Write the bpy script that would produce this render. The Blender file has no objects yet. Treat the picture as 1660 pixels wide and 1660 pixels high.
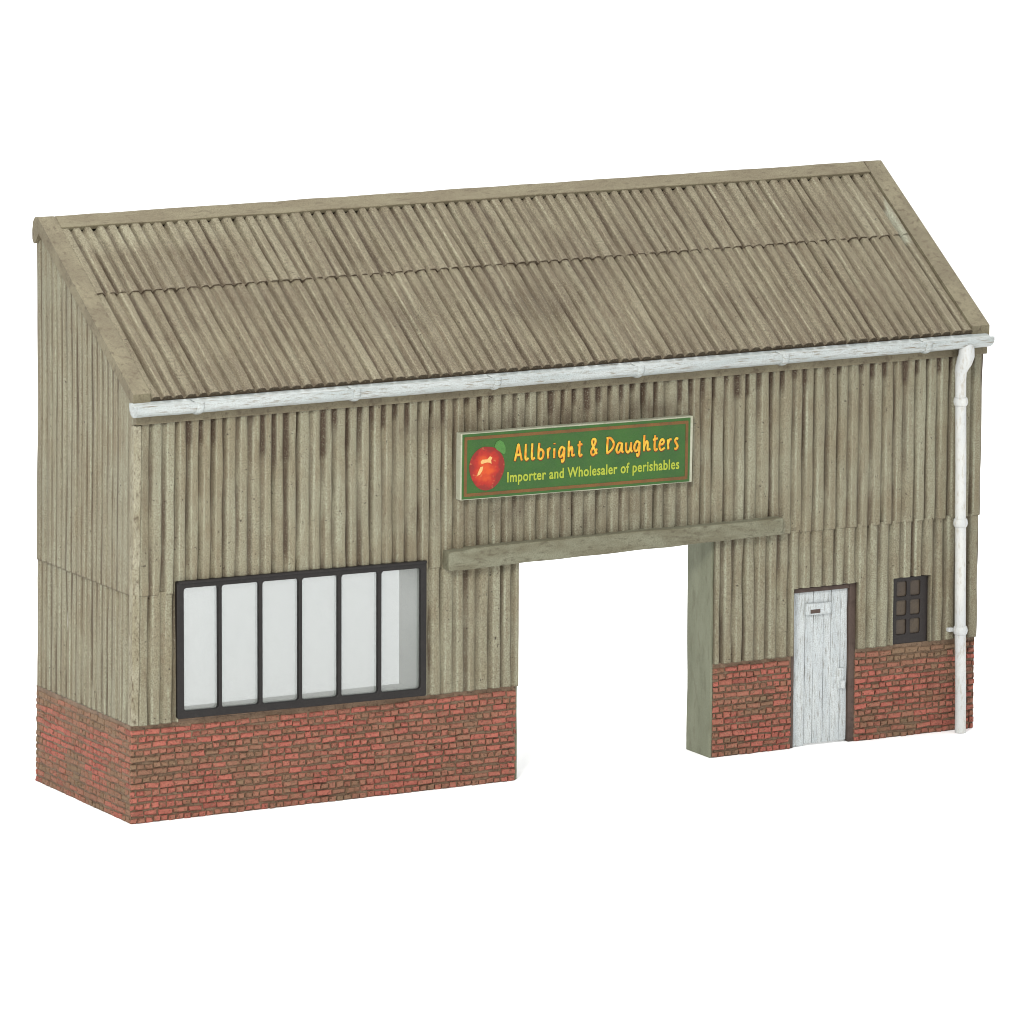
import bpy, bmesh, math, random
from mathutils import Vector, Matrix, noise
R = random.Random(7)
C = bpy.context.scene.collection
S = bpy.context.scene

# ------------------------------------------------------------------ camera
PX, PY, PZ, PITCH, YAW, ROLL, FPX = -33.20915, -69.44767, 17.673855, -0.1803083, 0.5022863, 0.0048758, 11122.293
fw = Vector((math.sin(YAW)*math.cos(PITCH), math.cos(YAW)*math.cos(PITCH), math.sin(PITCH)))
rt = fw.cross(Vector((0, 0, 1))).normalized(); up = rt.cross(fw)
r2 = math.cos(ROLL)*rt + math.sin(ROLL)*up; u2 = -math.sin(ROLL)*rt + math.cos(ROLL)*up
cam = bpy.data.objects.new('camera', bpy.data.cameras.new('camera')); C.objects.link(cam)
M = Matrix((r2, u2, -fw)).transposed().to_4x4(); M.translation = Vector((PX, PY, PZ)); cam.matrix_world = M
cam.data.sensor_width = 36; cam.data.lens = FPX/1660*36; cam.data.clip_end = 2000; cam.data.clip_start = 1
S.camera = cam
# ------------------------------------------------------------------ studio light
W = bpy.data.worlds.new('World'); S.world = W; W.use_nodes = True
W.node_tree.nodes['Background'].inputs[0].default_value = (0.97, 0.985, 1, 1)
W.node_tree.nodes['Background'].inputs[1].default_value = 1.06

def softbox(name, loc, target, size, power, col=(1, 1, 1)):
    l = bpy.data.lights.new(name, 'AREA'); l.shape = 'SQUARE'; l.size = size; l.energy = power; l.color = col
    o = bpy.data.objects.new(name, l); C.objects.link(o); o.location = loc
    o.rotation_euler = (Vector(target)-Vector(loc)).to_track_quat('-Z', 'Y').to_euler()
softbox('softbox_overhead', (5, 10, 60), (5, 8, 0), 60, 42000, (1, 0.985, 0.96))
softbox('softbox_key', (-17, -24, 22), (5, 0, 3), 8, 10500, (1, 0.97, 0.92))
S.view_settings.view_transform = 'Standard'; S.view_settings.look = 'None'
S.cycles.filter_width = 1.0
S.view_settings.exposure = 0; S.view_settings.gamma = 1; S.view_settings.use_curve_mapping = False

# ------------------------------------------------------------------ node helpers
def lin(r, g, b, k=1.0):
    f = lambda c: (c/255/12.92 if c/255 <= .04045 else ((c/255+.055)/1.055)**2.4)*k
    return (f(r), f(g), f(b), 1)

class NT:
    def __init__(s, name, rough=.7, spec=.3):
        s.m = bpy.data.materials.new(name); s.m.use_nodes = True; s.t = s.m.node_tree; s.n = s.t.nodes
        s.b = s.n['Principled BSDF']; s.b.inputs['Roughness'].default_value = rough
        s.b.inputs['Specular IOR Level'].default_value = spec
        s.tc = s.n.new('ShaderNodeTexCoord').outputs['Object']
    def link(s, a, b): s.t.links.new(a, b)
    def put(s, v, sock):
        if hasattr(v, 'is_output') or isinstance(v, bpy.types.NodeSocket): s.link(v, sock)
        else: sock.default_value = v
    def noise(s, scale, stretch=(1, 1, 1), detail=4, rough=.55, dist=0, off=(0, 0, 0)):
        mp = s.n.new('ShaderNodeMapping'); mp.inputs['Scale'].default_value = stretch; mp.inputs['Location'].default_value = off
        s.link(s.tc, mp.inputs['Vector'])
        n = s.n.new('ShaderNodeTexNoise'); n.inputs['Scale'].default_value = scale; n.inputs['Detail'].default_value = detail
        n.inputs['Roughness'].default_value = rough; n.inputs['Distortion'].default_value = dist
        s.link(mp.outputs[0], n.inputs['Vector']); return n.outputs['Fac']
    def ramp(s, v, a, b, lo=0., hi=1.):
        n = s.n.new('ShaderNodeMapRange'); n.interpolation_type = 'SMOOTHSTEP'
        n.inputs[1].default_value = a; n.inputs[2].default_value = b; n.inputs[3].default_value = lo; n.inputs[4].default_value = hi
        s.link(v, n.inputs[0]); return n.outputs[0]
    def mix(s, f, a, b, mode='MIX'):
        n = s.n.new('ShaderNodeMix'); n.data_type = 'RGBA'; n.blend_type = mode
        s.put(f, n.inputs[0]); s.put(a, n.inputs[6]); s.put(b, n.inputs[7]); return n.outputs[2]
    def math(s, op, a, b):
        n = s.n.new('ShaderNodeMath'); n.operation = op; n.use_clamp = True
        s.put(a, n.inputs[0]); s.put(b, n.inputs[1]); return n.outputs[0]
    def attr(s, name):
        n = s.n.new('ShaderNodeAttribute'); n.attribute_name = name; return n.outputs['Fac']
    def bump(s, h, strength, dist):
        n = s.n.new('ShaderNodeBump'); n.inputs['Strength'].default_value = strength; n.inputs['Distance'].default_value = dist
        s.link(h, n.inputs['Height']); s.link(n.outputs[0], s.b.inputs['Normal'])
    def done(s, col):
        s.put(col, s.b.inputs['Base Color']); return s.m

K = 0.50   # paint albedo as a share of what the picture shows
def m_sheet():
    t = NT('drab_painted_corrugated_sheet', .72, .25)
    c = t.mix(t.ramp(t.noise(1.3, detail=3), .35, .68), lin(172, 169, 143, K), lin(158, 149, 121, K))
    c = t.mix(t.ramp(t.noise(5, (3, 3, .5), 4), .42, .72, 0, .6), c, lin(148, 134, 108, K))
    c = t.mix(t.ramp(t.noise(7, (2.5, 2.5, .7), 4, off=(3, 1, 8)), .52, .75, 0, .55), c, lin(188, 190, 162, K))
    c = t.mix(t.math('MULTIPLY', t.attr('pale'), t.ramp(t.noise(16, detail=4), .25, .6, .35, 1)), c, lin(202, 205, 178, K))
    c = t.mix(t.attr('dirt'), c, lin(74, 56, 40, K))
    c = t.mix(t.ramp(t.noise(62, detail=3), .36, .66, .0, .55), c, lin(108, 93, 74, K))
    c = t.mix(t.ramp(t.noise(80, detail=2, off=(7, 3, 5)), .54, .70, .0, .38), c, lin(202, 200, 176, K))
    c = t.mix(t.ramp(t.noise(24, detail=2, off=(9, 4, 2)), .70, .74, 0, .8), c, lin(58, 46, 36, K))
    t.bump(t.noise(55, detail=4), .35, .02)
    return t.done(c)
def m_roof():
    t = NT('drab_painted_roof_sheet', .75, .22)
    c = t.mix(t.ramp(t.noise(1.1, detail=3), .35, .68), lin(156, 147, 122, K), lin(140, 130, 108, K))
    c = t.mix(t.ramp(t.noise(5, (3.5, .8, .8), 4), .42, .72, 0, .6), c, lin(128, 113, 92, K))
    c = t.mix(t.math('MULTIPLY', t.attr('pale'), t.ramp(t.noise(16, detail=4), .25, .6, .35, 1)), c, lin(194, 190, 162, K))
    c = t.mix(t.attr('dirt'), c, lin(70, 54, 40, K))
    c = t.mix(t.attr('chip'), c, lin(196, 200, 178, K))
    c = t.mix(t.ramp(t.noise(62, detail=3), .36, .66, 0, .6), c, lin(92, 78, 60, K))
    c = t.mix(t.ramp(t.noise(80, detail=2, off=(7, 3, 5)), .55, .68, .0, .5), c, lin(188, 178, 150, K))
    c = t.mix(t.ramp(t.noise(24, detail=2, off=(9, 4, 2)), .70, .74, 0, .8), c, lin(58, 46, 36, K))
    t.bump(t.noise(55, detail=4), .35, .02)
    return t.done(c)
def m_paint(name, a, b, dirt, streak=(1, 1, 1), sc=6, rough=.7, dk=.5, k=K, grain=.3):
    t = NT(name, rough, .3)
    c = t.mix(t.ramp(t.noise(sc*.3, streak, 3), .35, .65), lin(*a, k), lin(*b, k))
    c = t.mix(t.ramp(t.noise(sc*1.6, streak, 5, .62), .5, .72, 0, dk), c, lin(*dirt, k))
    c = t.mix(t.ramp(t.noise(75, detail=3), .35, .72, 0, grain), c, lin(*dirt, k))
    t.bump(t.noise(45, detail=4), .3, .02)
    return t.done(c)
def m_brick():
    t = NT('worn_red_brick', .8, .2)
    v = t.attr('tone')
    c = t.mix(t.ramp(v, 0, .6), lin(178, 104, 90, K), lin(210, 122, 106, K))
    c = t.mix(t.ramp(v, .8, 1, 0, .8), c, lin(150, 118, 90, K))
    c = t.mix(t.ramp(t.noise(14, detail=5), .42, .66, 0, .6), c, lin(224, 138, 118, K))
    c = t.mix(t.attr('wash'), c, lin(158, 134, 106, K))
    c = t.mix(t.ramp(t.noise(22, detail=5, off=(8, 2, 6)), .5, .68, 0, .5), c, lin(152, 130, 102, K))
    c = t.mix(t.ramp(t.noise(32, detail=4, off=(2, 7, 1)), .52, .7, 0, .6), c, lin(80, 54, 44, K))
    c = t.mix(t.ramp(t.noise(3, detail=3, off=(5, 5, 5)), .72, .8, 0, .5), c, lin(190, 180, 165, K))
    t.bump(t.noise(42, detail=5, rough=.65), .8, .03)
    return t.done(c)
def m_glass():
    t = NT('tinted_plastic_glazing'); n = t.n
    tr = n.new('ShaderNodeBsdfTransparent'); tr.inputs[0].default_value = (.60, .615, .61, 1)
    df = n.new('ShaderNodeBsdfDiffuse'); df.inputs[0].default_value = (.5, .52, .51, 1)
    gl = n.new('ShaderNodeBsdfGlossy'); gl.inputs['Roughness'].default_value = .12
    m1 = n.new('ShaderNodeMixShader'); t.link(t.ramp(t.noise(1.6, detail=3),   .3, .7, .13, .21), m1.inputs[0]); t.link(tr.outputs[0], m1.inputs[1]); t.link(df.outputs[0], m1.inputs[2])
    m2 = n.new('ShaderNodeMixShader'); m2.inputs[0].default_value = .06; t.link(m1.outputs[0], m2.inputs[1]); t.link(gl.outputs[0], m2.inputs[2])
    t.link(m2.outputs[0], n['Material Output'].inputs['Surface']); return t.m

MS = m_sheet(); MR = m_roof(); MB = m_brick(); MG = m_glass()
MMORTAR = m_paint('dirty_tan_mortar', (164, 136, 110), (140, 114, 90), (66, 48, 38), sc=16, dk=.75)
MTRIM = m_paint('drab_painted_trim', (158, 150, 122), (140, 131, 106), (98, 82, 62), sc=9, dk=.7, grain=.5)
MCAP = m_paint('drab_ridge_paint', (154, 146, 118), (142, 132, 106), (104, 90, 70), (.6, 2, 2), sc=9, dk=.65, grain=.5)
MJAMB = m_paint('grey_green_paint', (158, 162, 138), (142, 146, 122), (112, 110, 88), (2, 2, .5), sc=5, dk=.5)
MCORNER = m_paint('worn_pale_corner_paint', (196, 192, 166), (172, 165, 136), (96, 78, 58), (2, 2, .8), sc=10, dk=.85, grain=.5)
MLINT = m_paint('grey_green_lintel_paint', (156, 156, 132), (134, 130, 106), (96, 88, 68), (.7, 2, 2), sc=9, dk=.7, grain=.45)
MWHITE = m_paint('chipped_white_gutter_paint', (214, 222, 222), (196, 206, 206), (138, 126, 106), (.4, 4, 4), sc=8, dk=.95, grain=.4, k=.57, rough=.5)
MPIPE = m_paint('white_pipe_paint', (228, 230, 226), (216, 220, 220), (168, 152, 122), (2, 2, .6), sc=9, dk=.5, grain=.12, k=.62, rough=.5)
MDOOR = m_paint('flaking_white_door_paint', (224, 231, 232), (208, 216, 219), (132, 128, 116), (4, 4, .45), sc=9, dk=.85, grain=.42, k=.64)
MDFRAME = m_paint('brown_door_frame_paint', (112, 94, 84), (96, 80, 72), (70, 56, 48), sc=6)
MBLACK = m_paint('black_window_paint', (50, 44, 42), (42, 37, 36), (84, 78, 72), sc=9, rough=.5, dk=.35, k=.24, grain=.15)
MDARK = m_paint('dark_brown_wash', (84, 68, 52), (66, 54, 42), (40, 32, 26), sc=8)
MPANE = m_paint('grimy_dark_pane', (98, 84, 66), (84, 72, 60), (58, 48, 42), sc=8, rough=.35)
MSMALL = m_paint('dark_brown_frame', (66, 56, 54), (54, 46, 44), (88, 76, 66), sc=9, dk=.3, k=.22, rough=.45)
MRESIN = m_paint('pale_resin', (226, 228, 220), (218, 220, 212), (190, 188, 176), sc=3, dk=.3, k=.92)
MCREAM = m_paint('cream_sign_edge', (216, 218, 194), (200, 204, 178), (160, 152, 124), sc=8, dk=.4, k=.5)
MGREEN = m_paint('printed_green', (62, 116, 40), (56, 106, 42), (76, 112, 52), sc=10, dk=.5, rough=.45, k=.46, grain=.3)
MBORD = m_paint('printed_brown_border', (140, 96, 44), (124, 84, 40), (104, 78, 40), sc=10, rough=.5, k=.5)
MSHADOWINK = m_paint('printed_rust_outline', (150, 74, 20), (128, 66, 20), (110, 60, 24), sc=10, rough=.5, k=.46)
MLEAF = m_paint('printed_leaf_green', (92, 152, 70), (76, 136, 58), (60, 116, 48), sc=10, rough=.5, k=.5)
def m_letters():
    t = NT('printed_yellow_orange_letters', .5); 
    return t.done(t.mix(t.ramp(t.noise(14, detail=2), .4, .62), lin(250, 208, 64, .5), lin(246, 160, 34, .5)))
MLET = m_letters()
MLIME = m_paint('printed_lime_letters', (196, 208, 66), (186, 200, 60), (160, 178, 60), sc=12, rough=.5, k=.5, grain=.15)
MPEACH = m_paint('printed_peach', (255, 214, 140), (250, 196, 120), (240, 170, 100), sc=10, rough=.5, k=.52)
def m_apple():   # printed picture of an apple: an orange bloom in the middle of a red skin
    t = NT('printed_red_apple', .45)
    mp = t.n.new('ShaderNodeMapping'); mp.inputs['Location'].default_value = (-.315*4.6, 0, -.36*4.2); mp.inputs['Scale'].default_value = (4.6, 0, 4.2)
    t.link(t.tc, mp.inputs['Vector']); ln = t.n.new('ShaderNodeVectorMath'); ln.operation = 'LENGTH'; t.link(mp.outputs[0], ln.inputs[0])
    d = t.math('ADD', ln.outputs['Value'], t.ramp(t.noise(7, detail=3), .3, .7, -.22, .22))
    c = t.mix(t.ramp(d, .15, .75), lin(238, 92, 30, .5), lin(196, 44, 28, .5))
    c = t.mix(t.ramp(d, .7, 1.05, 0, .8), c, lin(140, 40, 32, .5))
    c = t.mix(t.ramp(t.noise(13, detail=3, off=(4, 2, 1)), .6, .72, 0, .6), c, lin(236, 150, 90, .5))
    return t.done(c)
MAPPLE = m_apple()
MGROUND = NT('white_paper', .9, .1); MGROUND = MGROUND.done((.93, .93, .93, 1))

# ------------------------------------------------------------------ mesh helpers
def link(name, me, mat, parent=None):
    o = bpy.data.objects.new(name, me); C.objects.link(o)
    if mat: me.materials.append(mat)
    if parent is not None: o.parent = parent
    return o
def mesh(name, vs, fs, mat, parent=None, attrs=None, smooth=False):
    me = bpy.data.meshes.new(name); me.from_pydata(vs, [], fs)
    if attrs:
        for k, a in attrs.items():
            at = me.attributes.new(k, 'FLOAT', 'POINT'); at.data.foreach_set('value', a)
    if smooth: me.shade_smooth()
    me.update(); return link(name, me, mat, parent)
def bmobj(name, bm, mat, parent=None, smooth=False):
    bmesh.ops.recalc_face_normals(bm, faces=bm.faces)
    me = bpy.data.meshes.new(name); bm.to_mesh(me); bm.free()
    if smooth: me.shade_smooth()
    return link(name, me, mat, parent)
N = lambda x, y=0., z=0.: noise.noise(Vector((x, y, z)))
def warp(p):   # the casting leans very slightly at its left end
    x, y, z = p; w = max(0, 1-x/3.0); zz = min(max(z, 0), 4.66)
    return (x+w*(-.035+.0155*zz), y, z)
def box(bm, x0, x1, y0, y1, z0, z1, bev=.012, sub=0, amp=0., seed=0):
    g = bmesh.ops.create_cube(bm, size=1)['verts']
    for v in g: v.co = Vector(((x0+x1)/2+v.co.x*(x1-x0), (y0+y1)/2+v.co.y*(y1-y0), (z0+z1)/2+v.co.z*(z1-z0)))
    es = list({e for v in g for e in v.link_edges})
    if bev: 
        r = bmesh.ops.bevel(bm, geom=es, offset=bev, segments=2, affect='EDGES', profile=.6)
        g = list({v for f in r['faces'] for v in f.verts} | {v for v in g if v.is_valid})
    if sub:
        fs = list({f for v in g if v.is_valid for f in v.link_faces}); L = max(x1-x0, y1-y0, z1-z0)
        ax = 0 if L == x1-x0 else (1 if L == y1-y0 else 2)
        lo = (x0, y0, z0)[ax]
        allg = list({v for f in fs for v in f.verts}) + list({e for f in fs for e in f.edges}) + fs
        for i in range(1, sub):
            no = Vector((0, 0, 0)); no[ax] = 1; co = Vector((0, 0, 0)); co[ax] = lo+L*i/sub
            r = bmesh.ops.bisect_plane(bm, geom=allg, plane_co=co, plane_no=no)
            allg = r['geom']
        for v in [q for q in allg if isinstance(q, bmesh.types.BMVert)]:
            p = v.co*1.9
            v.co += Vector((N(p.x, p.y, p.z+seed), N(p.x+9, p.y, p.z+seed), N(p.x, p.y+9, p.z+seed)))*amp
def onebox(name, dims, mat, parent, bev=.012, sub=0, amp=0., seed=0, wp=False):
    bm = bmesh.new(); box(bm, *dims, bev=bev, sub=sub, amp=amp, seed=seed)
    if wp:
        for v in bm.verts: v.co = warp(v.co)
    return bmobj(name, bm, mat, parent)
def prism(name, poly, x0, x1, mat, parent, bev=.015, sub=0, amp=0., seed=0):   # (y,z) outline pushed along x
    bm = bmesh.new(); a = [bm.verts.new((x0, y, z)) for y, z in poly]; b = [bm.verts.new((x1, y, z)) for y, z in poly]
    bm.faces.new(a); bm.faces.new(b[::-1]); n = len(poly)
    for i in range(n): bm.faces.new((a[i], b[i], b[(i+1) % n], a[(i+1) % n]))
    if bev: bmesh.ops.bevel(bm, geom=list(bm.edges), offset=bev, segments=2, affect='EDGES', profile=.6)
    if sub:
        for i in range(1, sub):
            bmesh.ops.bisect_plane(bm, geom=list(bm.verts)+list(bm.edges)+list(bm.faces), plane_co=(x0+(x1-x0)*i/sub, 0, 0), plane_no=(1, 0, 0))
    if amp:
        for v in bm.verts:
            p = v.co*2.1; v.co += Vector((N(p.x, p.y, p.z+seed), N(p.x+9, p.y, p.z+seed), N(p.x, p.y+9, p.z+seed)))*amp
    return bmobj(name, bm, mat, parent)
def slab(name, xs, zs, holes, y0, y1, mat, parent):   # upright slab along x with rectangular openings
    xs = sorted(set(xs)); zs = sorted(set(zs)); V = {}; vs = []; fs = []
    def vid(i, j, k):
        if (i, j, k) not in V: V[(i, j, k)] = len(vs); vs.append(warp((xs[i], (y0, y1)[k], zs[j])))
        return V[(i, j, k)]
    inside = lambda i, j: 0 <= i < len(xs)-1 and 0 <= j < len(zs)-1 and not any(h[0] < (xs[i]+xs[i+1])/2 < h[1] and h[2] < (zs[j]+zs[j+1])/2 < h[3] for h in holes)
    for i in range(len(xs)-1):
        for j in range(len(zs)-1):
            if not inside(i, j): continue
            fs.append((vid(i, j, 0), vid(i+1, j, 0), vid(i+1, j+1, 0), vid(i, j+1, 0)))
            fs.append((vid(i, j, 1), vid(i, j+1, 1), vid(i+1, j+1, 1), vid(i+1, j, 1)))
            if not inside(i-1, j): fs.append((vid(i, j, 0), vid(i, j+1, 0), vid(i, j+1, 1), vid(i, j, 1)))
            if not inside(i+1, j): fs.append((vid(i+1, j, 0), vid(i+1, j, 1), vid(i+1, j+1, 1), vid(i+1, j+1, 0)))
            if not inside(i, j-1): fs.append((vid(i, j, 0), vid(i, j, 1), vid(i+1, j, 1), vid(i+1, j, 0)))
            if not inside(i, j+1): fs.append((vid(i, j+1, 0), vid(i+1, j+1, 0), vid(i+1, j+1, 1), vid(i, j+1, 1)))
    return mesh(name, vs, fs, mat, parent)

def corrugated(name, u0, u1, v0, v1, fmap, mat, parent, pitch=.158, amp=.045, holes=(), seed=0, back=.05, vstep=.09,
               fade=None, dirt=None, pale=None, chip=None, wob=.010, toplim=None, drips=0., rag=.004, wash=1., scallop=0.):
    """one course of corrugated sheet: hand-cut grooves at the pitch, edges turned back to a thickness; fmap(u,v,h) -> point"""
    rr = random.Random(seed)
    n = int(round((u1-u0)/pitch)); g = [u0+(i)*(u1-u0)/n+(rr.uniform(-.06, .06)*pitch if 0 < i < n else 0) for i in range(n+1)]
    gw = [rr.uniform(.22, .36)*pitch for _ in g]; gd = [rr.uniform(.65, 1.15) for _ in g]
    ridge = [rr.uniform(-.006, .006) for _ in g]; gdirt = [rr.uniform(.35, 1) for _ in g]; rp = [rr.uniform(0, 1) for _ in g]
    dl = [rr.random()**1.1*drips*(1.3 if k_ < n*.33 else .75) for k_ in range(len(g))]
    us = []
    for i in range(n):
        a, b = g[i], g[i+1]
        us += [a+(b-a)*t for t in (0, .06, .13, .2, .28, .38, .5, .62, .72, .8, .87, .94)]
    us.append(u1)
    for h in holes: us += [h[0], h[1]]
    us = sorted(u for u in us if u0-1e-6 <= u <= u1+1e-6)
    uu = [us[0]]
    hu = [h[0] for h in holes]+[h[1] for h in holes]
    for u in us[1:]:
        if u-uu[-1] < 1e-4: continue
        uu.append(u)
    us = uu
    nv = max(2, int((v1-v0)/vstep)); vs_ = [v0+(v1-v0)*j/nv for j in range(nv+1)]
    for h in holes: vs_ += [z for z in (h[2], h[3]) if v0 < z < v1]
    vs_ += [v0+.014]
    vs_ = sorted(set(round(v, 5) for v in vs_))
    P = []; A1 = []; A2 = []; A3 = []; F = []; ids = {}
    import bisect
    for i, u in enumerate(us):
        k = min(max(bisect.bisect_right(g, u)-1, 0), n-1)
        for j, v in enumerate(vs_):
            w0 = N(k*3.7+seed, v*1.3)*wob; w1 = N((k+1)*3.7+seed, v*1.3)*wob
            h = 1.; dd = 0.
            for q, ww in ((k, w0), (k+1, w1)):
                d = abs(u-(g[q]+ww)); wd = gw[q]*(1+.35*N(q*5.1+seed, v*2.1+40))
                t = min(1, d/wd); t = t*t*(3-2*t)
                dep = gd[q]*(.8+.55*N(q*2.3+seed+17, v*1.7)); dep = max(.15, min(1.2, dep))
                h -= (1-t)*dep
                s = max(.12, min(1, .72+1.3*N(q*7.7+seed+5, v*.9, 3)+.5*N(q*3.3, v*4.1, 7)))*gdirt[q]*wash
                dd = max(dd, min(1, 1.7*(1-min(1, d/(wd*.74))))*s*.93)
                if dl[q] > 0 and toplim is not None:
                    below = toplim(u)-v
                    if below < dl[q]: dd = max(dd, min(1, 1.6*(1-min(1, d/(wd*1.15))))*min(1, (dl[q]-below)/.06))
            h = max(h, -.25)+ridge[k]/max(amp, .001)*.6
            am = amp*(fade(u, v) if fade else 1)
            hh = h*am + (1-(fade(u, v) if fade else 1))*amp*.9 + N(u*6, v*3, seed)*.004
            vv = v
            if j == 0: vv = v+N(u*9, seed)*rag*1.3+rr.uniform(-.4, .4)*rag
            if v-v0 < .012: dd = max(dd, .75)
            if scallop and j == len(vs_)-1: vv = v-scallop*(1-max(0, h))+rr.uniform(-.006, .006)
            if dirt: dd = max(dd, dirt(u, v))
            pl = max(0, min(1, (rp[k]*.9-.42)))*max(0, h)*max(0, min(1, .5+1.6*N(k*4.4+seed, v*.8, 9)))
            lo = (u-g[k])/(g[k+1]-g[k])
            pl = max(pl, (.9 if .2 < lo < .36 else 0)*max(0, .5+N(k*1.7, v*1.1, seed)))  # highlight along each ridge's left side, painted into the colour as a pale line
            if pale: pl = max(pl, pale(u, v))
            ids[i, j] = len(P); P.append(fmap(u, vv, hh)); A1.append(min(1, dd)); A2.append(min(1, pl)); A3.append(chip(u, v) if chip else 0.)
    def solid(i, j):
        if not (0 <= i < len(us)-1 and 0 <= j < len(vs_)-1): return False
        cu = (us[i]+us[i+1])/2; cv = (vs_[j]+vs_[j+1])/2
        return not any(h[0] < cu < h[1] and h[2] < cv < h[3] for h in holes)
    bk = {}
    def bid(i, j):
        if (i, j) not in bk:
            bk[i, j] = len(P); P.append(fmap(us[i], vs_[j], -back)); A1.append(.85); A2.append(0); A3.append(0)
        return bk[i, j]
    for i in range(len(us)-1):
        for j in range(len(vs_)-1):
            if not solid(i, j): continue
            F.append((ids[i, j], ids[i+1, j], ids[i+1, j+1], ids[i, j+1]))
            for di, dj, e in ((-1, 0, ((i, j+1), (i, j))), (1, 0, ((i+1, j), (i+1, j+1))), (0, -1, ((i, j), (i+1, j))), (0, 1, ((i+1, j+1), (i, j+1)))):
                if not solid(i+di, j+dj): F.append((ids[e[0]], bid(*e[0]), bid(*e[1]), ids[e[1]]))
    o = mesh(name, P, F, mat, parent, {'dirt': A1, 'pale': A2, 'chip': A3})
    o.data.shade_smooth()
    o.data.set_sharp_from_angle(angle=math.radians(50))
    return o

# ------------------------------------------------------------------ dimensions
L, A, B, D, HB, HE, HS, DW = 11.4, 5.0, 7.69, 2.6, 1.15, 4.66, 2.69, .546
WIN = (.56, 3.73, 1.19, 2.74); DOOR = (8.80, 9.67, -.01, 1.955); SW = (10.19, 10.72, 1.16, 1.98); OPEN = (A, B-.30+.3, -.01, 2.66)
SL = math.atan2(6.717-4.987, 2.46+.119); CS, SN = math.cos(SL), math.sin(SL); SLEN = 3.105

# ------------------------------------------------------------------ ground
bm = bmesh.new(); bmesh.ops.create_grid(bm, x_segments=1, y_segments=1, size=400)
gr = bmobj('ground', bm, MGROUND); gr['kind'] = 'structure'; gr['label'] = 'plain white paper surface under the model building'

# ------------------------------------------------------------------ building
W0 = bpy.data.objects.new('warehouse', None); C.objects.link(W0)
W0['label'] = 'weathered drab corrugated model warehouse on red brick base, white gutter and open gateway'
W0['category'] = 'building'

# solid walls behind the cladding
slab('wall', [.03, WIN[0], WIN[1], A, B, DOOR[0], DOOR[1], SW[0], SW[1], L-.03], [0, HB, WIN[2], WIN[3], OPEN[3], DOOR[3], SW[2], SW[3], HE+.1],
     [WIN, OPEN, DOOR, SW], .035, DW, MRESIN, W0)
def endwall(x0, x1):
    zt = lambda y: 4.987+(y+.119)*SN/CS-.14
    vs = []; 
    for x in (x0, x1): vs += [(x, DW+.003, 0), (x, D-.06, 0), (x, D-.06, 6.40), (x, DW+.003, zt(DW))]
    vs = [warp(v) if x0 < 3 else v for v in vs]
    return mesh('wall', vs, [(0, 1, 2, 3), (7, 6, 5, 4), (0, 4, 5, 1), (1, 5, 6, 2), (2, 6, 7, 3), (3, 7, 4, 0)], MRESIN, W0)
endwall(.03, .33); endwall(L-.33, L-.03)

# front cladding
def front(off):
    return lambda u, v, h: warp((u, -off-h, v))
def stain(u, v):
    # brown staining that spreads round the sign and over the gateway
    e = max(0, 1-abs(u-5.6)/2.4)**.5*max(0, 1-abs(v-4.33)/.22)*1.1
    e2 = max(0, 1-abs(u-5.2)/2.6)**.5*max(0, 1-abs(v-3.25)/.55)*.55
    e3 = max(0, 1-abs(u-.12)/.22)*max(0, min(1, (v-2.6)/1.5))*.55
    nz = max(0, .55+.9*N(u*3.1, v*3.3, 4)+.5*N(u*17, v*2, 8))
    return min(.8, max(e, e2, e3)*nz)
def paleg(u, v):
    q = max(0, 1-abs(u-9.6)/2.0)*max(0, 1-abs(v-2.2)/1.2)
    q = max(q, max(0, 1-abs(u-2.7)/1.5)*max(0, 1-abs(v-3.4)/.7)*1.3)
    f = (u/.158) % 1
    return max(0, q*(.15+1.1*N(u*4, v*1.6, 2)+.5*N(u*13, v*5, 6)))*(1 if .3 < f < .75 else .25)
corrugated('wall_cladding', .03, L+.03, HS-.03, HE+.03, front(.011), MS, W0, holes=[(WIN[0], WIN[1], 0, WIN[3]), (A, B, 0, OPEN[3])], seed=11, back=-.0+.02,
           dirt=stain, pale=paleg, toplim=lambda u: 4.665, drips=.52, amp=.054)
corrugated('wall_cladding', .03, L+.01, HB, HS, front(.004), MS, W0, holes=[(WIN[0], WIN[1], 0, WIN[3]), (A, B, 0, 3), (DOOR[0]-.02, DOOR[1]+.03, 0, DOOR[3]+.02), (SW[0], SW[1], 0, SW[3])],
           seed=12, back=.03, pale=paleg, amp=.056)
# end cladding: left end faces -x, right end faces +x
def lefty(off): return lambda u, v, h: warp((-off-h+.035, u, v))
def righty(off): return lambda u, v, h: (L+off+h-.03, u, v)
fadeL = lambda u, v: max(.15, min(1, (u-.1)/1.1+max(0, (2.6-v))*.4))*.8
ztop = lambda y: min(4.987+(y+.119)*SN/CS-.08, 6.58 if y < 2.5 else 6.42)
def slopemap(base, off, v0, v1):   # a course whose top follows the roof slope
    return lambda u, v, h: base(off)(u, v0+(v-v0)*(ztop(u)-v0)/(v1-v0), h)
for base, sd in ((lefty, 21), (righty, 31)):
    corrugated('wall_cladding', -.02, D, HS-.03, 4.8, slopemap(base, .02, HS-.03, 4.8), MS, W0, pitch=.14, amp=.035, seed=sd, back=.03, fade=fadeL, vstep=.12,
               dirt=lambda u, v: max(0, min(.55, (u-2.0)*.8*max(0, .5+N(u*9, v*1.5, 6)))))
    corrugated('wall_cladding', -.01, D, HB, HS, base(.008), MS, W0, pitch=.14, amp=.035, seed=sd+1, back=.03, fade=lambda u, v: .8, vstep=.12)

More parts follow.
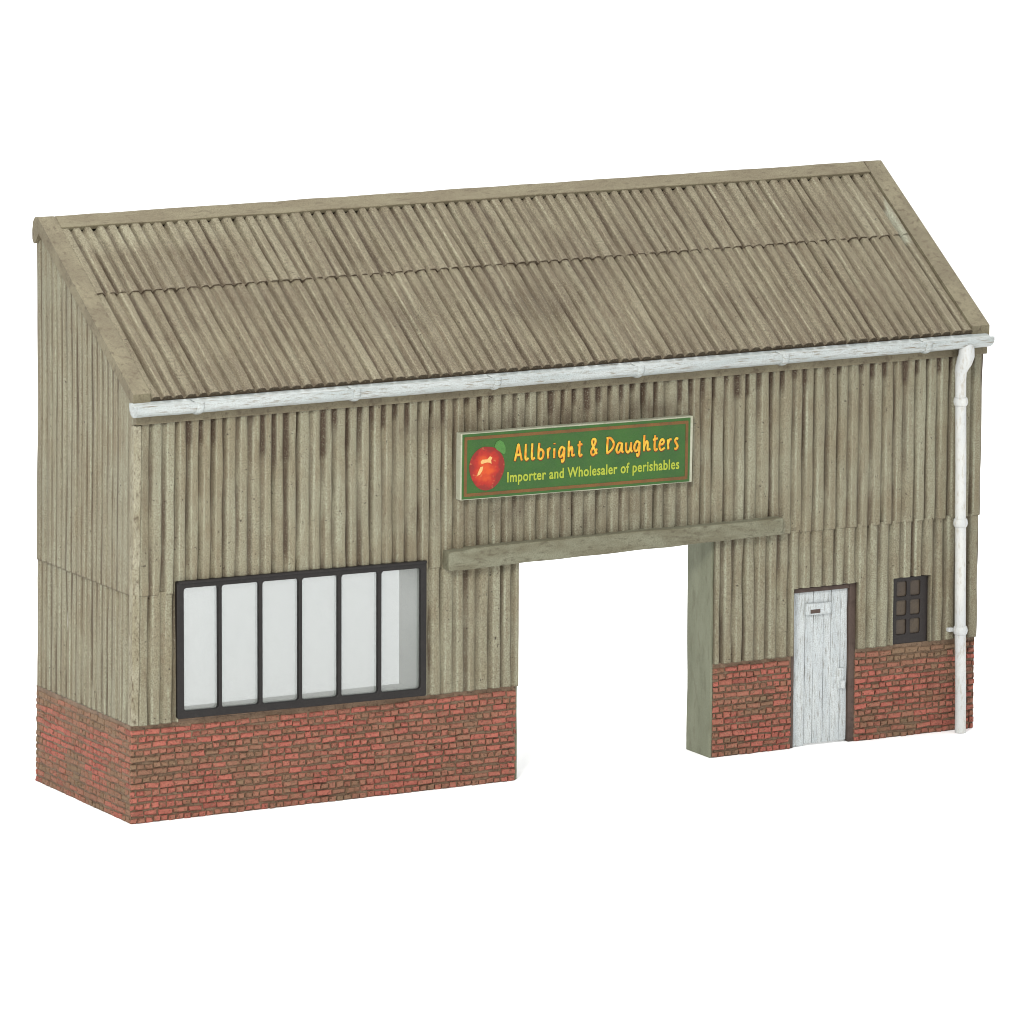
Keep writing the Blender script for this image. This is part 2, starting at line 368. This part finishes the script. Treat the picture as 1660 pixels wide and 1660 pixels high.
# brick base
def bricks(segs, name='brick_base'):
    """segs: (length, map(s,d,z), z_top) brick faces; every brick a small worn block on a mortar bed"""
    vs = []; fs = []; tone = []; wash = []; mats = []
    def quad(p, m, t, w):
        k = len(vs); vs.extend(p); tone.extend([t]*len(p)); wash.extend([w]*len(p)); fs.append(tuple(range(k, k+len(p)))); mats.append(m)
    for (s0, s1, fm, zt, seed, pro) in segs:
        extra = .22 if pro == .55 else 0
        rr = random.Random(seed); n = 14; ch = zt/(n+.55)
        # mortar bed
        nu = max(2, int((s1-s0)/.05)); nz = int(zt/.04)
        base = len(vs)
        for i in range(nu+1):
            for j in range(nz+1):
                s = s0+(s1-s0)*i/nu; z = zt*j/nz
                vs.append(fm(s, .006*N(s*14, z*14, seed)+(.004 if z < zt-.04 else .012), z)); tone.append(0); wash.append(0)
        for i in range(nu):
            for j in range(nz):
                a = base+i*(nz+1)+j; fs.append((a, a+nz+1, a+nz+2, a+1)); mats.append(1)
        for r in range(n):
            z0 = r*ch+.006; s = s0-rr.uniform(0, .02) if r % 4 == 1 else (s0-.09 if r % 2 else s0-rr.uniform(0, .05))
            k = r % 2
            while s < s1:
                ln = (.186 if r % 2 else .098)*rr.uniform(.94, 1.06); k += 1
                a = max(s, s0+.002); b = min(s+ln-.017, s1-.002); s += ln
                if b-a < .025: continue
                zl = z0+rr.uniform(-.005, .005); zh = zl+ch-.024+rr.uniform(-.006, .004)
                dp = rr.uniform(.026, .042)*pro; t = rr.random()
                w = max(0, min(.92, extra+(.10 if r % 2 else .30)+1.0*N(a*1.7+seed, zl*2.4, seed)+.55*N(a*7, zl*9, 3)+.45*max(0, (r-11.2)/2.5)))
                jt = lambda: rr.uniform(-.008, .008)
                bv = .011
                o_ = [(a+jt(), zl+jt()), (b+jt(), zl+jt()), (b+jt(), zh+jt()), (a+jt(), zh+jt())]
                cx, cz = (a+b)/2, (zl+zh)/2
                tilt = rr.uniform(-.006, .006)
                i_ = [(p+(bv if p < cx else -bv), q+(bv if q < cz else -bv)) for p, q in o_]
                base = len(vs)
                for p, q in o_: vs.append(fm(p, -.004, q))
                for p, q in o_: vs.append(fm(p, dp*.62, q))
                for p, q in i_: vs.append(fm(p, dp+tilt*(1 if q > cz else -1), q))
                tone.extend([t]*12); wash.extend([min(1, w+.25)]*4+[w]*8)
                for m in range(2):
                    for e in range(4):
                        x = base+m*4+e; y = base+m*4+(e+1) % 4
                        fs.append((x, y, y+4, x+4)); mats.append(0)
                fs.append((base+8, base+9, base+10, base+11)); mats.append(0)
    me = bpy.data.meshes.new(name); me.from_pydata(vs, [], fs); me.materials.append(MB); me.materials.append(MMORTAR)
    for nm, a in (('tone', tone), ('wash', wash)): me.attributes.new(nm, 'FLOAT', 'POINT').data.foreach_set('value', a)
    me.polygons.foreach_set('material_index', mats)
    bm = bmesh.new(); bm.from_mesh(me); bmesh.ops.recalc_face_normals(bm, faces=bm.faces); bm.to_mesh(me); bm.free()
    o = bpy.data.objects.new(name, me); C.objects.link(o); o.parent = W0; return o
fb = lambda s, d, z: warp((s, .012-d, z))
lb = lambda s, d, z: warp((.012-d, s, z))
rb = lambda s, d, z: (L-.006+d, s, z)
bricks([(-.01, A, fb, HB, 1, 1), (-.005, D, lb, HB, 2, .55)])
bricks([(B, DOOR[0]-.015, fb, HB, 3, 1)])
bricks([(DOOR[1]+.02, L, fb, HB, 4, 1), (0, D, rb, HB, 5, .3)])

# jamb lining of the gateway (right-hand return, painted) and its head
jl = onebox('jamb_lining', (B-.035, B-.002, -.004, DW+.006, .001, OPEN[3]-.004), MJAMB, W0, .008, 14, .008, 3)
onebox('jamb_lining', (A+.002, A+.03, .02, DW+.006, .001, OPEN[3]-.004), MJAMB, W0, .008, 10, .006, 4)
# corner strip at the left front edge
onebox('corner_strip', (-.035, .055, -.075, .03, HB+.01, HE-.02), MCORNER, W0, .014, 30, .012, 9, wp=True)

# lintel beam over the gateway
bm = bmesh.new(); box(bm, 4.0, 8.54, -.19, -.002, 2.63, 2.885, .02, 40, .012, 2)
for v in bm.verts:
    f = (v.co.x-4.0)/4.54; top = v.co.z > 2.78
    v.co.z += f*(.0 if top else .055)
    if f < .05: v.co.z += (-.02 if top else .01)
bmobj('lintel', bm, MLINT, W0)

# eaves board
onebox('fascia_board', (.01, L+.05, -.105, -.02, 4.655, 4.80), MTRIM, W0, .01, 40, .006, 5)

# ------------------------------------------------------------------ roof
def RM(off): return lambda u, s, h: (u, -.119+s*CS-(h+off)*SN, 4.987+s*SN+(h+off)*CS)
rf = None
def slope_poly(t0, t1, s0, s1):   # outline between two depths under the roof surface
    q = lambda s, t: (-.119+s*CS+t*SN, 4.987+s*SN-t*CS)
    return [q(s0, t0), q(s1, t0), q(s1, t1), q(s0, t1)]
rf = prism('roof', slope_poly(.10, .2, -.01, SLEN-.02), 0.09, L-.06, MDARK, W0, .01)
rchip = lambda u, s: 0.
def roofpale(u, s):
    return max(0, 1.0*max(0, 1-(s-2.72)**2/.12)*max(0, 1-u/4.5)*(.75+N(u*5, s*2, 3)))
def chipf(u, s):
    e = max(0, 1-abs(u-(L-.28))/.09)
    b = 1 if 1.55 < s < 2.42 else 0
    return e*b*(1 if N(u*6, s*2.6, 5)+.25 > 0 else 0)*.9
def roofstain(u, s):
    q = max(0, 1-abs(u-5.3)/3.2)*max(0, 1-abs(s-1.0)/.9)
    return max(0, min(.4, q*(.12+.7*N(u*1.5, s*1.6, 12))))
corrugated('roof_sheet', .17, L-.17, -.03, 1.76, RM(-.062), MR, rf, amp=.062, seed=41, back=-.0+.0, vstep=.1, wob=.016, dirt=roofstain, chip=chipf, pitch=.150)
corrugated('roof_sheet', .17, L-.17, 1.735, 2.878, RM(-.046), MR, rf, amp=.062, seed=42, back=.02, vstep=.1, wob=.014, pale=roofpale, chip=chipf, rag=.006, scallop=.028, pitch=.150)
# barge boards with their drop face, the ridge end rolled over
bp = [(-.125, 4.875), (-.129, 5.015), (2.42, 6.728), (2.50, 6.722), (2.55, 6.665), (2.572, 6.56), (2.568, 6.46), (2.53, 6.41), (2.47, 6.45), (2.40, 6.545)]
for x0, x1, sd in ((-.035, .185, 1), (L-.19, L+.066, 2)):
    prism('barge_board', bp, x0, x1, MTRIM, rf, 0, 0, .006, sd)
# ridge board
cp = [(-.119+2.875*CS-.035*SN, 4.987+2.875*SN+.035*CS), (-.119+3.08*CS-.035*SN, 4.987+3.08*SN+.035*CS), (2.52, 6.70), (2.58, 6.6), (2.58, 6.42), (2.50, 6.42), (2.45, 6.60), (-.119+2.875*CS+.03*SN, 4.987+2.875*SN-.03*CS)]
prism('ridge_cap', cp, .192, L-.197, MCAP, rf, .012, 50, .010, 4)

# ------------------------------------------------------------------ gutter
def lathe_x(name, prof, xs, mat, parent, scale=None, amp=.004, cy=-.2, cz=4.866):
    vs = []; fs = []; n = len(prof)
    for k, x in enumerate(xs):
        sc = scale[k] if scale else 1
        for i, (y, z) in enumerate(prof):
            vs.append((x, cy+y*sc+N(x*3, i*.8)*amp, cz+z*sc+N(x*3, i*.8+20)*amp))
    for k in range(len(xs)-1):
        for i in range(n): fs.append((k*n+i, k*n+(i+1) % n, (k+1)*n+(i+1) % n, (k+1)*n+i))
    fs.append(tuple(range(n))[::-1]); fs.append(tuple((len(xs)-1)*n+i for i in range(n)))
    return mesh(name, vs, fs, mat, parent, smooth=False)
def dprof(r, n=12, dish=.02):
    p = [(-r*math.cos(math.pi*i/n), -r*math.sin(math.pi*i/n)*.95) for i in range(n+1)]   # front rim, belly, back rim
    p = [(-r, .035)] + p + [(r, .05), (r*.72, .05), (r*.5, .05-dish), (-r*.45, .035-dish), (-r*.72, .035)]
    return p
xs = [-.07+(L+.005+.07)*i/90 for i in range(91)]
sc = [1]*91; 
gt = lathe_x('gutter', dprof(.11), xs+[L+.03, L+.045], MWHITE, W0, sc+[.86, .55])
gt.data.shade_smooth(); gt.data.set_sharp_from_angle(angle=math.radians(38))
for x in (.725, 2.73, 4.57, 6.49, 8.477, 10.49):
    b = lathe_x('gutter_clip', dprof(.126, dish=.0), [x-.045, x-.03, x, x+.03, x+.045], MWHITE, gt, [.92, 1, 1.03, 1, .92])
    b.data.shade_smooth(); b.data.set_sharp_from_angle(angle=math.radians(60))

# ------------------------------------------------------------------ downpipe
def tube(name, pts, rad, mat, parent, n=18, cap=True):
    vs = []; fs = []; prev = None
    for k, p in enumerate(pts):
        p = Vector(p); t = (Vector(pts[min(k+1, len(pts)-1)])-Vector(pts[max(k-1, 0)])).normalized()
        a = Vector((1, 0, 0)); b = t.cross(a)
        b.normalize(); a = b.cross(t).normalized()
        r = rad[k] if isinstance(rad, (list, tuple)) else rad
        for i in range(n):
            q = 2*math.pi*i/n; vs.append(p+a*math.cos(q)*r+b*math.sin(q)*r)
    for k in range(len(pts)-1):
        for i in range(n): fs.append((k*n+i, k*n+(i+1) % n, (k+1)*n+(i+1) % n, (k+1)*n+i))
    if cap: fs += [tuple(range(n))[::-1], tuple((len(pts)-1)*n+i for i in range(n))]
    o = mesh(name, vs, fs, mat, parent); o.data.shade_smooth(); o.data.set_sharp_from_angle(angle=math.radians(55)); return o
def pipex(z): return 11.115-.018*z
PYY = -.165
pp = [(pipex(4.86)+.05, -.21, 4.84), (pipex(4.78)+.05, -.22, 4.76), (pipex(4.7)+.045, -.225, 4.68), (pipex(4.62)+.02, -.215, 4.60), (pipex(4.55)+.005, -.19, 4.54), (pipex(4.5), PYY, 4.47), (pipex(4.4), PYY, 4.38)]
zs_ = [4.2, 3.8, 3.3, 2.8, 2.3, 1.8, 1.3, .8, .4, .1, .005]
pp += [(pipex(z)+N(z)*.008, PYY, z) for z in zs_]
dpipe = tube('downpipe', pp, [.08, .095, .10, .097, .085, .074, .068]+[.068]*len(zs_), MPIPE, W0)
for z in (4.11, 2.615, 1.28):
    x = pipex(z)
    tube('pipe_clip', [(x, PYY, z-.055), (x, PYY, z-.04), (x, PYY, z), (x, PYY, z+.04), (x, PYY, z+.055)], [.07, .083, .09, .083, .07], MPIPE, dpipe)
    if z < 2: onebox('pipe_bracket', (x-.13, x-.06, -.11, -.03, z-.025, z+.025), MPIPE, dpipe, .01)

# ------------------------------------------------------------------ curve helper (flat shapes with holes, rounded corners)
def rounded(x0, x1, z0, z1, r, n=5):
    p = []
    for cx, cz, a0 in ((x1-r, z1-r, 0), (x0+r, z1-r, 90), (x0+r, z0+r, 180), (x1-r, z0+r, 270)):
        for i in range(n+1):
            a = math.radians(a0+90*i/n); p.append((cx+r*math.cos(a), cz+r*math.sin(a)))
    return p
def plate(name, loops, y, half, mat, parent, bev=.008, fm=None):
    cu = bpy.data.curves.new(name, 'CURVE'); cu.dimensions = '2D'; cu.fill_mode = 'BOTH'; cu.extrude = half; cu.bevel_depth = bev; cu.bevel_resolution = 1
    for lp in loops:
        s = cu.splines.new('POLY'); s.points.add(len(lp)-1); s.use_cyclic_u = True
        for k, (a, b) in enumerate(lp): s.points[k].co = (a, b, 0, 1)
    o = bpy.data.objects.new(name+'_curve', cu); C.objects.link(o)
    bpy.context.view_layer.update()
    me = bpy.data.meshes.new_from_object(o.evaluated_get(bpy.context.evaluated_depsgraph_get()))
    bpy.data.objects.remove(o); bpy.data.curves.remove(cu); me.name = name; me.materials.clear()
    for v in me.vertices:
        a, b, c = v.co; p = (a, y-c, b)
        v.co = fm(p) if fm else p
    return link(name, me, mat, parent)

# ------------------------------------------------------------------ shop window
def wtilt(p): x, y, z = p; return (x, y, z+.018-.0108*(x-.5))
mul = [1.075, 1.598, 2.11, 2.622, 3.145]
edges = [.635]+mul+[3.655]
loops = [rounded(.53, 3.755, 1.18, 2.78, .02)]
for i in range(6):
    a = edges[i]+(.017 if i else -.028); b = edges[i+1]-(.017 if i < 5 else -.035)
    loops.append(rounded(a, b, 1.255, 2.705, .04)[::-1])
wn = plate('window', loops, -.055, .022, MBLACK, W0, .006, wtilt)
onebox('sill_ledge', (.53, 3.755, -.11, -.06, 2.76, 2.79), MBLACK, wn, .01, 20, .006).rotation_euler = (0, 0, 0)
wn.children[0].name = 'head_flashing'
wn.children[0].matrix_local = Matrix.Translation((.5, 0, 2.78)) @ Matrix.Rotation(.0108, 4, 'Y') @ Matrix.Translation((-.5, 0, -2.765))
onebox('glazing', (.55, 3.735, -.03, -.024, 1.215, 2.735), MG, wn, 0)

onebox('window_sill', (.54, 3.75, -.022, .033, 1.155, 1.205), MMORTAR, wn, .008, 20, .006, 8)

# small window with six panes
loops = [rounded(SW[0]-.004, SW[1]-.02, SW[2]+.0, SW[3]-.012, .015)]
for i in range(2):
    for j in range(3):
        x0 = SW[0]+.07+i*.195; z0 = SW[2]+.10+j*.235
        loops.append(rounded(x0, x0+.158, z0, z0+.2, .03)[::-1])
sw = plate('window', loops, .01, .012, MSMALL, W0, .008)
onebox('glazing', (SW[0]+.01, SW[1]-.03, .012, .03, SW[2]+.02, SW[3]-.02), MPANE, sw, 0)

# ------------------------------------------------------------------ door
dr = None
bm = bmesh.new(); rr = random.Random(5); x = 8.83; k = 0
pl = [.19, .12, .15, .11, .14, .10]; tot = sum(pl); xx = 8.83
for wd in pl:
    w2 = wd/tot*(9.608-8.83)
    box(bm, xx+.002, xx+w2-.002, .055, .10, .004+(.0 if rr.random() < .7 else .02), 1.90, .007, 14, .006, k); xx += w2; k += 1.7
dr = bmobj('door', bm, MDOOR, W0)
onebox('letter_plate', (9.00, 9.36, .015, .07, 1.615, 1.76), MDOOR, dr, .02, 5, .01, 2)
onebox('letter_slot', (9.06, 9.20, .008, .03, 1.635, 1.685), MDFRAME, dr, .008)
onebox('handle_plate', (9.47, 9.575, .032, .07, .66, .92), MDOOR, dr, .02, 4, .014, 6)
onebox('handle', (9.50, 9.56, -.005, .04, .67, .77), MDOOR, dr, .018)
onebox('door_frame', (8.79, 8.832, .01, .13, .001, 1.96), MDFRAME, W0, .008, 12, .005, 1)
onebox('door_frame', (9.612, 9.698, .012, .13, .001, 1.96), MDFRAME, W0, .008, 12, .005, 3)
onebox('door_frame', (8.834, 9.61, .01, .13, 1.905, 1.96), MDFRAME, W0, .008, 8, .005, 5)

# ------------------------------------------------------------------ sign
SG = bpy.data.objects.new('shop_sign', None); C.objects.link(SG)
SG.location = (4.17, -.165, 3.467); SG.rotation_euler = (0, .0107, 0)
SG['label'] = 'green printed signboard with a red apple, fixed above the gateway lintel'; SG['category'] = 'sign'
onebox('backboard', (-.012, 3.115, .004, .12, -.012, .782), MCREAM, SG, .01, 30, .006)
onebox('panel', (.006, 3.075, -.004, .003, .0, .768), MGREEN, SG, .002)
bx0, bx1, bz0, bz1, bw = .03, 3.045, .03, .735, .036
plate('border', [rounded(bx0, bx1, bz0, bz1, .012), rounded(bx0+bw, bx1-bw, bz0+bw, bz1-bw, .008)[::-1]], -.006, .001, MBORD, SG, .0005)
# apple: slightly flattened outline with a dip at the stalk
ap = []
for i in range(48):
    a = 2*math.pi*i/48; rx = .232; rz = .262
    r = 1-.035*math.exp(-((a-1.5)/.22)**2)+.012*math.sin(3*a+.6)+.01*math.sin(5*a)
    w = 1+.03*math.sin(a) if math.sin(a) > 0 else 1-.14*(math.sin(a))**2
    ap.append((.331+rx*r*w*math.cos(a), .350+rz*r*math.sin(a)))
ao = plate('apple_picture', [ap], -.006, .0012, MAPPLE, SG, .0005)
lf = [(.43, .60), (.455, .655), (.50, .672), (.545, .645), (.575, .585), (.575, .52), (.555, .50), (.51, .53), (.46, .56)]
plate('leaf', [lf], -.0075, .001, MLEAF, ao, .0005)
plate('highlight', [[(.245, .43), (.27, .455), (.335, .455), (.37, .49), (.40, .47), (.385, .44), (.39, .40), (.365, .415), (.33, .42), (.26, .405)],
                    [(.21, .30), (.245, .37), (.28, .375), (.27, .325), (.235, .28), (.205, .27)]], -.009, .001, MPEACH, ao, .0005)
# hand-lettered first line, each letter drawn as brush strokes
G = {
'A': [[(0, 0), (.28, .55), (.5, 1), (.72, .55), (1, 0)], [(.18, .34), (.5, .36), (.85, .36)]],
'l': [[(.2, 1), (.12, .5), (.12, .15), (.4, .02), (1, .12)]],
'b': [[(.2, 1), (.1, .5), (.1, .02)], [(.12, .45), (.5, .6), (.95, .42), (.85, .12), (.45, 0), (.1, .08)]],
'r': [[(.1, .62), (.2, .3), (.3, 0)], [(.22, .35), (.5, .58), (1, .62)]],
'i': [[(.6, .6), (.5, .3), (.45, 0)], [(.65, .86), (.72, .92)]],
'g': [[(.92, .55), (.5, .64), (.12, .36), (.2, .08), (.58, .1), (.92, .5)], [(.95, .6), (.92, .1), (.82, -.2), (.6, -.26), (.55, -.1)]],
'h': [[(.12, 1), (.1, .5), (.1, 0)], [(.12, .28), (.45, .6), (.62, .45), (.62, .08), (1, .12)]],
't': [[(.46, .94), (.4, .5), (.4, .12), (.62, 0), (1, .1)], [(0, .66), (.5, .70), (1, .74)]],
'&': [[(1, .06), (.6, .35), (.22, .72), (.3, .96), (.68, .96), (.72, .75), (.3, .45), (.06, .2), (.3, 0), (.7, .1), (.98, .38)]],
'D': [[(.18, .96), (.12, .5), (.1, .02)], [(.0, .97), (.55, .96), (1, .62), (.75, .28), (.1, .02)]],
'a': [[(.78, .56), (.38, .62), (.06, .26), (.22, .03), (.55, .15), (.78, .56)], [(.8, .62), (.78, .15), (1, .02)]],
'u': [[(.1, .62), (.08, .2), (.35, 0), (.65, .18), (.8, .62)], [(.8, .62), (.8, .15), (1, .02)]],
'e': [[(.1, .32), (.6, .36), (.85, .5), (.6, .65), (.25, .55), (.08, .25), (.35, 0), (1, .12)]],
's': [[(.95, .6), (.5, .65), (.2, .5), (.6, .3), (.85, .15), (.5, 0), (.02, .03)]],
}
bounds = [4.862,4.972,4.999,5.061,5.085,5.145,5.172,5.263,5.296,5.354,5.385,5.41,5.445,5.545,5.574,5.682,5.703,5.781,5.881,5.981,6.092,6.208,6.224,6.341,6.351,6.463,6.463,6.563,6.595,6.706,6.723,6.803,6.807,6.904,6.92,6.993,7.017,7.086]
word = 'Allbright&Daughters'
def catmull(p, n=6):
    if len(p) < 3: return p
    q = [p[0]]+list(p)+[p[-1]]; out = []
    for i in range(1, len(q)-2):
        for k in range(n):
            t = k/n; a, b, c, d = q[i-1], q[i], q[i+1], q[i+2]
            out.append(tuple(.5*(2*b[m]+(c[m]-a[m])*t+(2*a[m]-5*b[m]+4*c[m]-d[m])*t*t+(3*b[m]-a[m]-3*c[m]+d[m])*t**3) for m in (0, 1)))
    out.append(p[-1]); return out
def word_strokes(name, k0, k1, rad, dx, dz, y, mat, parent):
    cu = bpy.data.curves.new(name, 'CURVE'); cu.dimensions = '3D'; cu.bevel_depth = rad; cu.bevel_resolution = 2; cu.use_fill_caps = True
    for k in range(k0, k1):
        x0, x1 = bounds[2*k]-4.17, bounds[2*k+1]-4.17
        for st in G[word[k]]:
            pts = catmull(st); s = cu.splines.new('POLY'); s.points.add(len(pts)-1)
            for m, (a, b) in enumerate(pts):
                s.points[m].co = (x0+.008+(x1-x0-.016)*a+dx, 0, .412+.192*b+dz-.0035*(k/18), 1); s.points[m].radius = 1.12-.3*abs(m/len(pts)-.4)
    o = bpy.data.objects.new(name+'_curve', cu); C.objects.link(o); bpy.context.view_layer.update()
    me = bpy.data.meshes.new_from_object(o.evaluated_get(bpy.context.evaluated_depsgraph_get()))
    bpy.data.objects.remove(o); bpy.data.curves.remove(cu); me.materials.clear()
    for v in me.vertices: v.co.y = y+v.co.y*.12
    return link(name, me, mat, parent)
for k0, k1 in ((0, 9), (9, 10), (10, 19)):
    wd = word_strokes('word', k0, k1, .0138, 0, 0, -.010, MLET, SG)
    word_strokes('word_outline', k0, k1, .017, .005, -.009, -.0065, MSHADOWINK, wd)
def text_mesh(body):
    cu = bpy.data.curves.new('text', 'FONT'); cu.body = body; cu.size = 1; cu.extrude = .004; cu.offset = .02; cu.space_character = 1.08
    o = bpy.data.objects.new('text_curve', cu); C.objects.link(o); bpy.context.view_layer.update()
    me = bpy.data.meshes.new_from_object(o.evaluated_get(bpy.context.evaluated_depsgraph_get()))
    bpy.data.objects.remove(o); bpy.data.curves.remove(cu); me.materials.clear(); return me
line = 'Importer and Wholesaler of perishables'
fm_ = text_mesh(line); fx0 = min(v.co.x for v in fm_.vertices); fx1 = max(v.co.x for v in fm_.vertices)
cap = max(v.co.y for v in text_mesh('I').vertices)
def tx(x): return .605+(x-fx0)/(fx1-fx0)*(2.93-.605)
done_ = ''
for w_ in line.split():
    done_ = (done_+' '+w_).strip()
    end = max(v.co.x for v in text_mesh(done_).vertices); me = text_mesh(w_); sh = end-max(v.co.x for v in me.vertices)
    for v in me.vertices:
        x, yy, z = v.co; v.co = (tx(x+sh), -.006-z*.3, .166+yy/cap*.118)
    link('word', me, MLIME, SG)
